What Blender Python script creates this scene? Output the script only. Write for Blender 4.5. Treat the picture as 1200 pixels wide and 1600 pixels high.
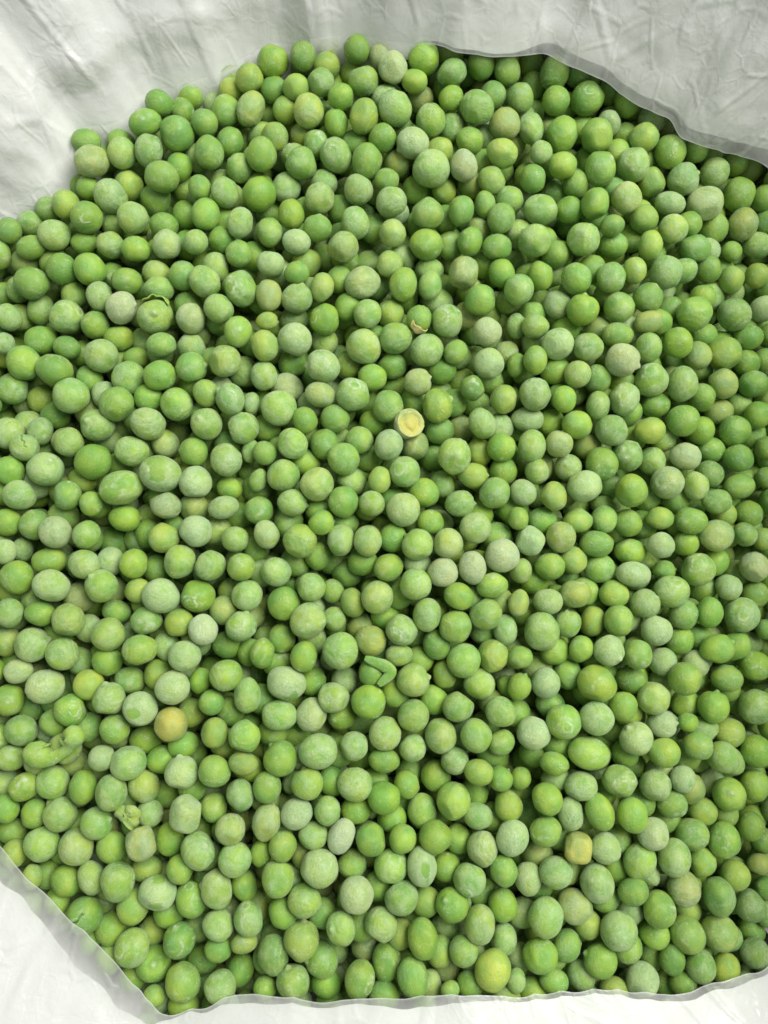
import bpy, math, random
import numpy as np
from mathutils import Vector, Matrix, noise

random.seed(11)
rng = np.random.default_rng(11)
for _o in list(bpy.data.objects):
    bpy.data.objects.remove(_o)
scene = bpy.context.scene
COL = scene.collection

# ------------------------------------------------------------------ camera
TILT = math.radians(5.0)
DIST = 0.232                       # metres from the lens to the middle of the heap
F = 1280.0                         # focal length in photograph pixels
CAM = Vector((0.0, -DIST * math.sin(TILT), DIST * math.cos(TILT)))
cd = bpy.data.cameras.new('camera')
cam = bpy.data.objects.new('camera', cd)
COL.objects.link(cam)
cam.location = CAM
cam.rotation_euler = (TILT, 0, 0)
cd.sensor_fit = 'VERTICAL'
cd.angle = 2 * math.atan(800 / F)
cd.clip_start = 0.005
cd.clip_end = 20
scene.camera = cam
RC = Matrix.Rotation(TILT, 3, 'X')

# ------------------------------------------------------------------ light
world = bpy.data.worlds.new('World')
scene.world = world
world.use_nodes = True
bg = world.node_tree.nodes['Background']
bg.inputs['Color'].default_value = (0.97, 1.0, 0.98, 1)
bg.inputs['Strength'].default_value = 0.37

def area(name, loc, target, sx, sy, power, col):
    l = bpy.data.lights.new(name, 'AREA')
    l.shape = 'RECTANGLE'; l.size = sx; l.size_y = sy
    l.energy = power; l.color = col
    o = bpy.data.objects.new(name, l)
    COL.objects.link(o)
    o.location = loc
    o.rotation_euler = (Vector(target) - Vector(loc)).to_track_quat('-Z', 'Y').to_euler()
    return o
area('soft_key_light', (0.58, 0.46, 0.95), (0.0, 0.0, 0), 0.85, 0.85, 27.5, (1.0, 0.985, 0.95))  # main broad soft light from above; its real source is unseen

scene.view_settings.view_transform = 'Standard'
scene.view_settings.look = 'None'
scene.view_settings.exposure = 0.0
scene.view_settings.gamma = 1.0
scene.render.engine = 'CYCLES'
scene.cycles.max_bounces = 6
scene.cycles.diffuse_bounces = 3
scene.cycles.transparent_max_bounces = 8
scene.render.resolution_x = 768
scene.render.resolution_y = 1024

# ------------------------------------------------------------------ geometry of the heap
def surf(x, y):
    """height of the top of the heap (centres of the uppermost peas)"""
    u, v = x / 0.13, y / 0.16
    z = -0.008 * min(u * u + v * v, 2.0) ** 1.2
    z += 0.0018 * math.sin(x * 55 + 1.0) * math.cos(y * 47 + 0.5)
    if x > 0.055:
        z -= min(3.0 * (x - 0.055) ** 2, 0.010)
    return z

def ray(px, py):
    d = RC @ Vector(((px - 600) / F, -(py - 800) / F, -1.0))
    return d                                   # depth along the lens axis = parameter t

def hit(px, py, dz=0.0):
    d = ray(px, py)
    lo, hi = 0.15, 0.45
    for _ in range(26):
        t = 0.5 * (lo + hi)
        p = CAM + d * t
        if p.z > surf(p.x, p.y) + dz: lo = t
        else: hi = t
    return t, CAM + d * t

def project(p):
    q = RC.transposed() @ (Vector(p) - CAM)
    return 600 + F * q.x / -q.z, 800 - F * q.y / -q.z, -q.z
# peas read off the photograph: centre x, y, width, height (thirds of a pixel inside a 400 px tile) and look
# g mid green, b bright, d deep, y yellowish, k khaki, o ochre; f frosted, F white with frost; r ringed scar; v bare spot; 1 lies under its neighbours
TILES = {
(0, 0): """745 485 125 125 d;855 520 120 120 g;890 455 120 110 b1;680 575 155 125 gr;830 625 160 165 d;960 580 125 130 g;1055 520 140 150 f;1085 430 120 100 y1;1075 360 110 90 y1;1170 370 130 130 y;1175 510 130 165 kf;400 665 150 115 g;430 755 165 150 kf;570 720 135 150 yf;700 705 130 155 df;980 715 140 160 d;1080 665 130 140 d1;840 785 120 130 g1;1125 790 130 140 f;415 880 115 115 g;515 920 160 160 f;605 870 140 150 y1;760 830 160 145 g;730 935 155 145 g;620 1020 145 145 yf;540 1055 100 110 y1;410 1020 155 145 g;310 960 120 150 y1;190 925 110 90 d1;235 980 110 100 d1;935 880 110 120 g;1055 900 130 150 bf;965 1005 135 150 b;870 1010 100 120 g1;255 1105 145 150 yf;395 1140 135 110 g;780 1145 140 145 yF;770 1060 130 110 g1;1125 1045 125 145 bf;920 1135 115 120 f;1040 1125 120 120 g1;145 1160 140 110 g;40 1080 100 140 d;520 1150 130 110 yf1;640 1170 140 120 b;1120 1190 130 130 b;145 1050 110 90 f1""",
(400, 0): """80 290 145 155 b;220 260 120 140 d;340 230 120 90 y1;475 235 130 130 d;590 265 120 130 kf1;640 315 135 150 kF;790 270 155 150 bv;910 250 90 80 g1;1055 305 130 140 d;1180 330 125 140 dr;330 310 130 130 y1;305 385 125 130 f;505 380 145 130 yd;455 345 110 90 y1;190 410 130 120 y;25 365 100 130 yf;745 380 125 110 y;770 460 120 120 k1;920 340 145 120 df;915 460 115 120 b;1035 505 155 165 df;1110 450 110 150 d1;650 505 155 175 fr;400 455 120 125 b;505 545 135 165 y;375 575 110 140 b;245 520 155 150 yf;140 520 110 150 y1;820 560 140 155 fr;915 605 120 160 df1;735 670 145 155 fr;1165 585 150 145 kf;90 640 130 140 y;225 640 120 100 y1;25 725 140 160 g;210 765 150 150 g;375 725 150 170 fr;285 680 90 110 g1;520 755 145 165 g;465 670 110 80 g1;595 650 130 135 g;665 765 125 125 k1;820 790 175 175 f;1000 660 120 120 b1;975 775 130 150 kF;860 710 100 80 y1;1155 720 150 135 y;1105 845 100 150 y1;140 880 145 140 f;10 910 160 170 b;315 860 145 110 f1;300 930 150 140 fr;480 890 145 140 yf;615 845 120 110 g;635 945 150 140 F;745 890 120 135 g1;880 895 120 115 y;1010 870 120 120 k1;165 1005 125 140 b;395 980 120 130 g1;290 1070 140 125 d;465 1045 140 150 f;550 1070 90 130 g1;640 1090 130 130 yf;805 1000 150 145 yf;890 1030 80 120 g1;960 990 120 145 g;1075 960 95 140 g;1150 1025 130 150 d;65 1090 120 140 bf;190 1135 135 120 F;410 1155 145 145 yf;795 1145 160 145 b;910 1150 110 130 f1;1005 1130 120 140 g;1130 1160 140 120 g""",
(800, 0): """200 340 140 160 g;85 300 80 90 g1;100 400 110 120 d1;40 455 120 145 f;205 475 130 140 g;355 465 155 160 gr;460 560 90 110 y1;460 430 100 100 d1;540 480 120 150 g;660 560 150 120 df1;310 350 90 70 d1;90 600 120 150 fr;235 630 150 170 g;395 635 160 150 y;135 715 110 110 f;525 640 110 140 y1;620 645 135 140 y;740 715 140 160 g;865 705 115 110 g;570 770 155 160 fr;415 790 140 165 g;235 780 140 130 y;350 750 90 100 d1;100 840 125 140 d;300 865 125 130 g;655 855 130 140 yn;805 840 150 150 f;950 810 135 145 f;1045 765 100 110 b1;1110 800 90 100 y1;1160 820 80 90 d1;1065 915 150 165 g;1180 930 100 140 d;905 950 170 155 kF;535 930 140 150 yf;390 955 135 150 bn;740 955 145 110 f;620 1025 135 140 g;130 985 160 140 fv;270 985 110 100 d1;470 1055 115 100 g;755 1075 140 140 yf;945 1070 135 150 y;1085 1050 140 155 kf;335 1120 155 150 f;105 1125 160 155 f;475 1150 130 110 g1;550 1120 90 100 g1;650 1150 115 140 y;860 1165 150 130 g;1150 1150 140 120 f;1030 1180 90 100 g;5 670 70 120 y1;200 910 100 80 d1;1185 1045 70 80 d1""",
(0, 400): """150 125 165 150 d;290 60 145 150 d;425 65 155 150 b;595 120 145 125 g;745 155 150 125 f;735 85 120 90 y1;860 95 140 140 g;960 120 150 145 bf;1010 50 110 120 f1;1130 155 150 170 fr;1130 20 150 110 b;190 250 120 150 f;315 285 155 165 fr;350 185 100 110 b1;465 190 125 140 f;570 245 140 160 kF;660 270 90 150 k1;895 290 140 150 kFr;1025 245 140 140 f;1115 355 140 145 br;40 285 110 150 f;450 325 130 130 g1;190 395 145 140 g;560 385 145 120 y;755 420 145 120 f;315 430 130 110 d;640 480 125 110 y;475 465 150 160 bf;395 460 80 120 g1;900 430 140 100 f1;900 520 150 150 f;1055 490 150 150 yf;1140 540 140 150 f;20 410 80 120 f;110 500 160 160 bf;255 535 175 150 g;60 620 150 160 f;420 580 130 140 g;605 570 155 165 f;750 560 145 150 b;335 655 170 165 f;195 670 110 140 y1;265 745 140 140 d1;545 690 165 165 f;965 640 125 140 y;1080 670 140 150 fr;830 695 150 160 bf;695 665 120 120 b1;1180 690 80 110 f;455 790 160 160 f;695 785 165 150 f;190 820 120 140 f;970 790 150 150 f;1140 805 150 150 fr;40 830 140 150 bf;320 870 140 145 f;775 880 140 140 yf;910 920 145 135 b;440 960 170 170 gv;620 915 160 145 bf;750 1020 190 170 Fv;210 1000 175 160 f;45 1005 130 150 b;1060 955 155 155 f;1175 915 80 120 f;915 1060 150 160 Fr;570 1090 210 160 fv;90 1120 155 140 f;315 1120 130 145 g;425 1160 110 120 b;1075 1090 130 110 b;780 1170 150 130 kf;1190 1060 90 100 b;390 1050 100 90 y1;560 980 110 100 g1;1050 1180 150 110 f""",
(400, 400): """70 35 130 120 F;190 80 125 110 g;420 20 130 80 g1;500 125 170 150 yF;390 110 90 110 g1;570 140 80 120 g1;690 135 130 165 b;625 40 130 130 y;820 140 115 145 bf;815 70 130 110 f1;975 80 150 150 kfn;1155 80 130 140 b;1050 205 150 140 g;1170 215 100 120 b;60 185 120 150 k;190 200 155 140 f;310 145 110 140 yf;55 305 110 85 yf;325 295 145 150 b;430 240 120 150 g1;525 270 135 140 fr;630 270 100 130 y1;740 270 130 110 b1;895 305 155 155 fr;985 280 90 120 k1;1085 355 140 140 kF;1090 500 145 140 F;180 300 155 100 f1;180 390 165 155 F;40 420 130 150 y;505 425 165 170 yf;655 385 150 160 f;800 440 155 160 f;935 450 115 120 bf;320 400 130 140 bf;315 515 165 155 Fr;430 510 100 150 b1;545 570 135 140 b;640 515 120 100 g1;760 590 140 130 kf;870 540 110 100 g1;170 505 120 100 g1;1015 620 120 120 dr;145 620 160 140 kF;300 650 145 120 kf;455 650 160 165 f;620 705 155 150 f;655 620 110 100 b1;850 700 140 165 y;930 690 110 150 g1;1160 670 130 140 y;105 715 175 165 bf;230 770 120 130 b;370 765 140 140 f;1060 785 125 150 f;960 810 100 100 k1;740 680 80 110 b1;485 865 135 140 f;620 885 135 155 F;745 890 120 120 k1;170 880 150 145 bf;320 880 135 150 g;410 950 160 150 f;860 820 120 110 d1;930 935 155 175 bf;1150 895 140 140 b;830 940 100 120 d1;700 1010 150 150 fr;780 1010 80 90 f1;1020 1030 150 125 y;1045 920 90 120 y1;40 925 110 120 f;125 1030 155 155 f;10 1050 80 120 f;290 1070 160 160 yf;235 970 120 90 b1;580 1050 110 130 y;450 1060 140 120 f1;785 1110 155 140 yb;875 1070 110 110 f1;1120 1110 150 150 f;960 1160 150 130 f;1160 1010 100 100 g1;175 1155 150 130 f;410 1150 140 150 g;545 1160 125 120 bf;690 1190 160 160 yf;300 1190 110 80 b1;35 560 90 140 f1;530 950 90 80 g1;1100 580 80 80 y1""",
(800, 400): """135 90 115 140 b;300 105 145 145 g;465 100 140 150 f;575 70 110 130 y;725 80 165 155 df;860 10 140 110 g;1030 110 115 130 y;1150 95 110 130 y;920 60 90 90 d1;30 160 140 150 f;210 230 130 140 F1;330 250 155 150 b;500 240 150 140 f;635 195 140 140 d;855 270 160 160 b;1040 275 155 155 df;740 250 110 120 d1;640 310 140 110 k;495 370 150 120 g;1110 380 140 120 d;110 330 130 120 f;215 410 155 150 F;20 330 90 130 f;355 425 145 140 fr;255 340 110 80 b1;515 490 160 160 kF;640 430 130 140 f;775 405 140 150 b;995 455 160 155 y;900 380 110 110 g1;110 490 110 140 b;20 510 70 140 g;305 555 130 130 yf;400 575 120 140 d1;655 580 160 160 fr;110 645 150 160 fr;245 670 115 130 b;800 600 140 170 f;990 600 140 140 k;1130 600 130 130 d;530 670 140 160 Fr;405 700 110 140 f;670 700 140 120 d1;890 660 100 140 g1;1100 500 100 110 d1;800 770 150 150 g;70 765 160 120 F;180 780 90 95 b1;305 790 145 140 b;465 820 155 145 df;650 820 155 130 y;970 730 120 110 k1;1150 745 130 130 g;885 820 110 130 b1;1045 820 145 150 g;545 935 145 155 fr;95 890 135 155 bf;220 880 130 130 kf;420 975 155 165 g;655 960 110 130 f1;810 940 150 130 kF;350 890 110 80 k1;930 910 110 90 g1;1060 950 145 130 d;1190 900 90 130 g;260 990 135 130 bf;120 1010 120 130 yf;925 1025 120 140 d1;1065 1080 150 120 g;730 1060 160 155 kf;560 1100 150 160 b;860 1075 120 140 yf;340 1085 170 155 F;455 1070 90 100 d1;50 1110 130 130 F;195 1125 125 140 y;430 1170 120 100 b;960 1150 140 120 f;1190 1040 80 120 d;630 1130 80 90 g1;710 1180 110 60 y1""",
(0, 800): """165 60 150 150 f;260 95 150 155 kF;405 105 135 130 bf;590 30 160 130 b;770 120 145 145 y;920 90 155 150 F;1105 125 130 135 yf;20 185 90 140 F;105 175 100 120 f;80 305 155 155 b;230 230 165 130 y;395 245 150 140 f;240 345 170 150 F;475 350 150 160 bf;630 240 135 145 br;520 230 110 120 F1;840 235 145 165 bf;985 250 140 145 f;1130 255 135 130 y;735 265 70 100 g1;755 395 180 165 F;930 395 155 160 br;645 370 130 120 y;375 400 150 150 kf1;1160 390 150 145 bf;45 475 130 145 f;190 475 150 120 g;320 505 155 160 y;545 465 145 110 b;685 510 155 140 f;840 520 140 140 y;950 550 140 150 W;1050 460 110 130 k1;1130 535 150 145 fr;1065 620 140 130 g1;510 575 160 160 yf;415 545 90 150 f1;150 620 165 155 f;30 610 110 140 yf1;290 665 160 150 bf;655 645 160 145 bf;780 630 100 130 f1;865 675 155 145 F;1170 660 110 140 b;375 700 100 120 f1;85 745 140 120 yF;215 815 185 165 yF;415 810 145 150 Y;610 790 150 130 g;810 825 160 165 yF;740 760 110 130 y1;935 790 110 130 b;1060 765 155 145 bf;505 700 120 110 g1;990 895 125 120 g;510 875 150 150 f;660 920 165 155 Fv;330 930 150 150 b;45 880 130 160 b;1160 860 130 170 f;800 995 160 160 O;895 940 100 140 y1;150 920 110 110 g1;100 1025 160 145 f;250 985 130 130 g;1005 1035 130 145 y;540 1015 140 140 b;415 1010 120 130 f1;685 1070 160 140 b;860 1090 150 130 b;1145 1050 150 155 b;50 1155 140 120 bf;475 1150 130 130 F;600 1175 165 160 f;849 1221 155 155 yF;1005 1215 150 150 yb;1140 1180 140 110 yk;1080 930 80 130 g1;760 1160 100 90 b1""",
(400, 800): """50 105 120 140 yf;205 135 165 155 yb;310 50 130 120 b;400 130 130 150 f;525 135 135 150 yf;640 120 100 130 g1;755 150 150 155 bf;820 50 130 120 b;905 145 145 145 yf;1030 75 145 150 bf;1130 110 130 100 b1;1155 205 160 165 kF;290 200 130 150 b;95 280 145 140 bf;500 235 130 100 d1;620 260 140 140 b;875 280 150 140 kF;1015 260 130 160 kF;750 340 150 150 bf;1110 345 150 120 b;950 395 145 130 b;430 290 110 100 g1;260 350 135 140 bf;360 370 110 120 f;570 400 155 160 yf;455 425 120 150 yk;675 390 110 120 b1;130 430 155 165 g;800 480 130 160 bf;1080 480 150 155 f;245 510 170 165 yf;365 500 120 120 yb;685 555 150 145 fr;935 535 155 155 b;605 490 120 100 b1;1170 550 110 150 f;540 605 145 155 yk;120 590 120 150 b1;1110 670 145 160 y;850 620 100 120 g1;395 650 165 175 bf;225 675 130 150 b;30 660 120 150 b;670 670 130 110 yf;975 695 160 165 bf;765 690 110 90 y1;740 785 155 165 yf;885 760 120 140 y;145 805 190 165 Fv;100 710 120 90 b1;265 795 80 100 b1;415 790 130 130 F;1045 805 150 150 bf;1170 810 80 110 b;530 890 160 165 b;365 870 145 150 bf;400 950 110 110 b1;260 950 130 180 yF1;110 955 170 150 bf;830 880 110 140 b1;945 915 145 145 f;735 955 155 150 f;1145 935 145 150 f;650 850 110 150 b1;605 1035 160 155 yf;870 1050 155 170 yf;1030 1050 145 165 bf;735 1105 135 130 bf;460 1095 135 140 bf;290 1120 185 165 f;110 1155 170 165 b;10 860 90 170 f;1150 1080 130 120 b;600 1165 160 110 g;190 1040 90 90 b1;80 1030 120 80 g1;490 980 90 80 g1""",
(800, 800): """30 30 100 110 b;140 40 120 80 g1;310 40 140 120 y;430 35 130 130 bf;545 50 130 130 g1;695 30 130 110 y;840 40 150 130 b;85 135 145 145 Fn;230 115 135 150 ykf;395 145 165 130 g;555 185 155 125 b;695 155 130 125 F;815 150 125 130 b;955 110 165 150 kf;1090 105 115 110 d;1180 130 90 130 y;1135 255 130 145 kF;40 270 110 130 yf;180 255 145 130 b;285 230 130 130 y1;410 265 145 145 bf;570 290 165 120 F;715 275 115 100 g;875 270 165 155 fr;950 235 80 110 b1;1055 295 160 155 bf;750 370 170 155 f;300 380 150 135 yk;170 420 140 125 bf;30 425 100 130 yk;480 385 150 110 y1;625 425 145 140 f;805 480 150 140 f;925 470 120 150 b;1080 480 170 160 fr;500 510 145 145 b;140 560 170 185 f;375 510 120 150 y;260 520 130 140 f;1140 390 110 110 g1;675 555 150 140 F;20 550 90 150 f;1190 550 80 110 d;785 600 120 120 b1;870 590 90 110 d1;965 640 165 135 b;1110 615 130 110 k;325 640 115 130 b;200 650 150 140 b1;455 650 140 145 F;590 665 140 140 bf;40 680 120 110 b;705 700 130 130 F1;1140 720 150 150 gr;860 710 130 130 yF;810 780 155 155 yb;1005 780 150 130 b;400 805 190 175 yb;160 800 140 150 F;35 815 110 140 b;260 760 100 130 g1;560 790 150 130 d1;665 875 155 155 yf;520 910 130 140 b;815 895 130 100 b1;945 910 145 160 b;1140 910 165 160 f;180 900 130 100 g1;240 980 170 165 bfr;20 940 90 100 g1;395 970 160 160 f;470 1020 80 110 g1;705 995 150 130 F;825 985 95 95 b;100 1035 155 165 F;580 1060 155 165 yF;1015 1035 155 140 y;870 1095 140 140 yb;715 1130 160 140 y;360 1130 210 140 bf;1150 1120 150 160 b;215 1090 120 100 g1;100 1130 110 100 b1;990 1150 150 150 bf;530 1130 110 120 g1;200 1180 140 110 b;1040 880 80 120 g1""",
(0, 1200): """110 90 150 130 b;250 65 160 150 bf;390 90 130 165 b;520 115 150 170 f;675 85 150 155 yk;30 190 120 150 b;160 215 120 150 yb;280 220 165 155 bf;455 255 155 155 f;705 210 135 130 bf;870 220 160 185 yFn;1005 185 130 140 y;1125 125 130 150 f;780 120 110 110 b1;905 90 90 90 g1;60 290 120 110 g1;195 355 165 160 bf;360 370 160 175 yf;525 370 140 160 b;660 355 150 165 kfn;795 330 135 165 b;930 385 150 180 f;1080 285 150 140 yf;65 400 120 135 yk;150 510 80 130 yk;690 470 150 130 y;845 475 130 140 b;1100 430 165 155 bf;310 530 140 150 yb;430 515 130 165 f;550 535 160 180 bf;225 500 80 100 g1;735 590 175 160 Fv;895 615 145 180 b;1015 565 145 185 yf;1145 550 120 155 b;270 625 120 130 yb;625 650 150 170 y;520 750 150 165 b;790 680 120 110 b1;1020 735 145 150 f;1165 705 140 170 fr;715 760 110 110 y1;625 840 165 180 bfr;840 810 155 165 gr;510 890 100 110 y1;430 800 70 80 b1;720 920 170 170 b;1020 855 135 120 g;1145 820 130 100 k;855 1000 165 180 yb;950 900 120 120 d1;1125 950 130 160 g;1030 1030 150 150 bf;725 1070 110 100 b;860 1110 150 80 b1;620 980 80 80 g1;925 740 80 90 f1""",
(400, 1200): """50 90 140 150 g;240 70 155 155 bf;465 75 155 165 bf;355 60 100 110 g1;600 140 150 160 b;705 75 130 140 yb;845 35 155 150 yb;925 150 155 175 yb;780 200 145 170 bf;1040 225 145 130 f;1045 20 140 120 y;1030 110 100 110 b1;1150 50 120 120 b;1200 325 150 170 F;50 250 130 180 kf;190 215 155 150 F;335 200 130 140 bf;470 195 130 90 b1;635 235 130 110 b1;400 320 125 175 W;265 315 145 130 bf;125 365 135 145 yb;540 335 140 155 g;685 335 130 140 b;840 325 155 160 b;950 330 100 130 g1;1060 375 140 165 yF;25 400 100 140 b;295 470 175 185 yF;100 515 155 175 bf;630 460 160 165 bf;780 465 140 180 Fv;890 460 110 150 b1;455 450 140 110 b1;1000 520 150 160 f;1160 480 130 150 b;470 595 165 170 yF;225 620 155 165 bf;570 550 90 120 g1;685 610 160 160 df;795 630 110 140 y1;920 645 155 165 b;1155 645 140 160 b;1060 580 90 120 g1;310 680 110 140 g1;125 680 130 140 g1;400 755 135 165 bf;585 730 155 160 bf;1050 735 150 185 yf;780 800 145 190 g;680 780 90 150 y1;215 805 170 190 y;515 835 120 140 kf1;890 740 110 100 f1;1160 800 130 150 f;860 860 110 150 y1;975 855 140 150 f;310 900 160 175 f;80 875 150 190 df;610 910 140 190 g;735 980 145 190 g;175 1000 155 170 f;485 995 145 180 b;330 1010 150 130 b1;1110 945 170 190 Y;1005 1010 130 130 d;820 1010 110 140 yf;910 1040 90 80 y;40 1030 110 110 b;600 1065 140 50 g1;890 930 80 90 k1""",
(800, 1200): """40 50 100 110 b;325 85 155 140 bf;505 65 165 150 fr;670 80 150 140 f;800 50 120 130 F;930 65 135 140 F;1020 125 160 150 b;1140 80 130 160 b;165 145 145 150 b;275 215 125 160 F;415 205 135 185 yb;565 220 140 170 b;750 170 145 130 g;895 200 140 130 y;1120 275 120 140 g;660 305 150 150 kF;160 295 155 140 yb;440 375 150 150 bF;845 310 150 160 f;990 335 145 170 b;1180 340 90 140 d;205 490 150 160 f;75 520 130 160 yF;600 435 145 180 bf;760 420 155 175 f;890 435 110 120 y1;1045 505 145 140 y;1160 450 110 100 k;120 400 110 80 k1;400 540 160 190 f;805 565 160 160 kf;490 470 80 120 g1;570 580 145 130 g;970 600 145 180 d;1115 645 140 150 df;1190 560 80 130 d;160 700 160 190 bf;295 650 160 170 kf;355 730 120 130 y1;550 660 130 150 f1;690 660 150 170 g;435 610 110 110 g1;500 765 170 180 f;670 780 120 90 b1;820 780 160 170 y;970 770 165 175 yf;1120 760 120 130 g1;560 850 100 120 b1;255 835 130 160 f;415 900 155 160 b;130 880 165 165 b;650 880 110 150 f;750 895 120 150 d;1140 870 120 160 df;885 930 140 150 df;195 1000 140 110 b;325 970 135 150 f;1000 940 130 150 y;610 990 155 165 F;100 1050 120 90 b1;20 1000 80 130 bf;475 1040 130 90 y1;800 1010 130 110 g;720 1010 70 90 g1""",
}
# ------------------------------------------------------------------ helpers
def tag(o, label=None, cat=None, group=None, kind=None):
    if label: o['label'] = label
    if cat: o['category'] = cat
    if group: o['group'] = group
    if kind: o['kind'] = kind
    return o

def link(name, me, parent=None):
    o = bpy.data.objects.new(name, me)
    COL.objects.link(o)
    if parent is not None: o.parent = parent
    return o

def grid_mesh(name, P, mat, closed=False):
    """P: (rows, cols, 3); closed joins the last column to the first"""
    r, c, _ = P.shape
    me = bpy.data.meshes.new(name)
    idx = np.arange(r * c).reshape(r, c)
    a = idx[:-1, :]; b = idx[1:, :]
    if closed:
        q = np.stack([a, np.roll(a, -1, 1), np.roll(b, -1, 1), b], -1).reshape(-1, 4)
    else:
        q = np.stack([a[:, :-1], a[:, 1:], b[:, 1:], b[:, :-1]], -1).reshape(-1, 4)
    me.from_pydata(P.reshape(-1, 3).tolist(), [], q.tolist())
    me.polygons.foreach_set('use_smooth', [True] * len(me.polygons))
    me.materials.append(mat)
    return me

# ------------------------------------------------------------------ materials
def new_mat(name):
    m = bpy.data.materials.new(name); m.use_nodes = True
    nt = m.node_tree; nt.nodes.clear()
    return m, nt, nt.nodes.new, nt.links.new

def math_node(N, L, op, a, b=None, clamp=False):
    n = N('ShaderNodeMath'); n.operation = op; n.use_clamp = clamp
    for i, v in enumerate((a, b)):
        if v is None: continue
        if hasattr(v, 'is_linked'): L(v, n.inputs[i])
        else: n.inputs[i].default_value = v
    return n.outputs[0]

def noise_node(N, L, vec, scale, detail, rough, dist=0.0):
    n = N('ShaderNodeTexNoise')
    n.inputs['Scale'].default_value = scale; n.inputs['Detail'].default_value = detail
    n.inputs['Roughness'].default_value = rough; n.inputs['Distortion'].default_value = dist
    L(vec, n.inputs['Vector'])
    return n.outputs['Fac']

def maprange(N, L, v, a, b, c=0.0, d=1.0):
    n = N('ShaderNodeMapRange'); n.interpolation_type = 'SMOOTHSTEP'
    L(v, n.inputs['Value'])
    for k, x in zip(('From Min', 'From Max', 'To Min', 'To Max'), (a, b, c, d)):
        if hasattr(x, 'is_linked'): L(x, n.inputs[k])
        else: n.inputs[k].default_value = x
    return n.outputs[0]

def mixcol(N, L, f, a, b, mode='MIX'):
    n = N('ShaderNodeMix'); n.data_type = 'RGBA'; n.blend_type = mode
    for i, v in ((0, f), (6, a), (7, b)):
        if hasattr(v, 'is_linked'): L(v, n.inputs[i])
        else: n.inputs[i].default_value = v if i == 0 else (*v, 1)
    return n.outputs[2]

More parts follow.
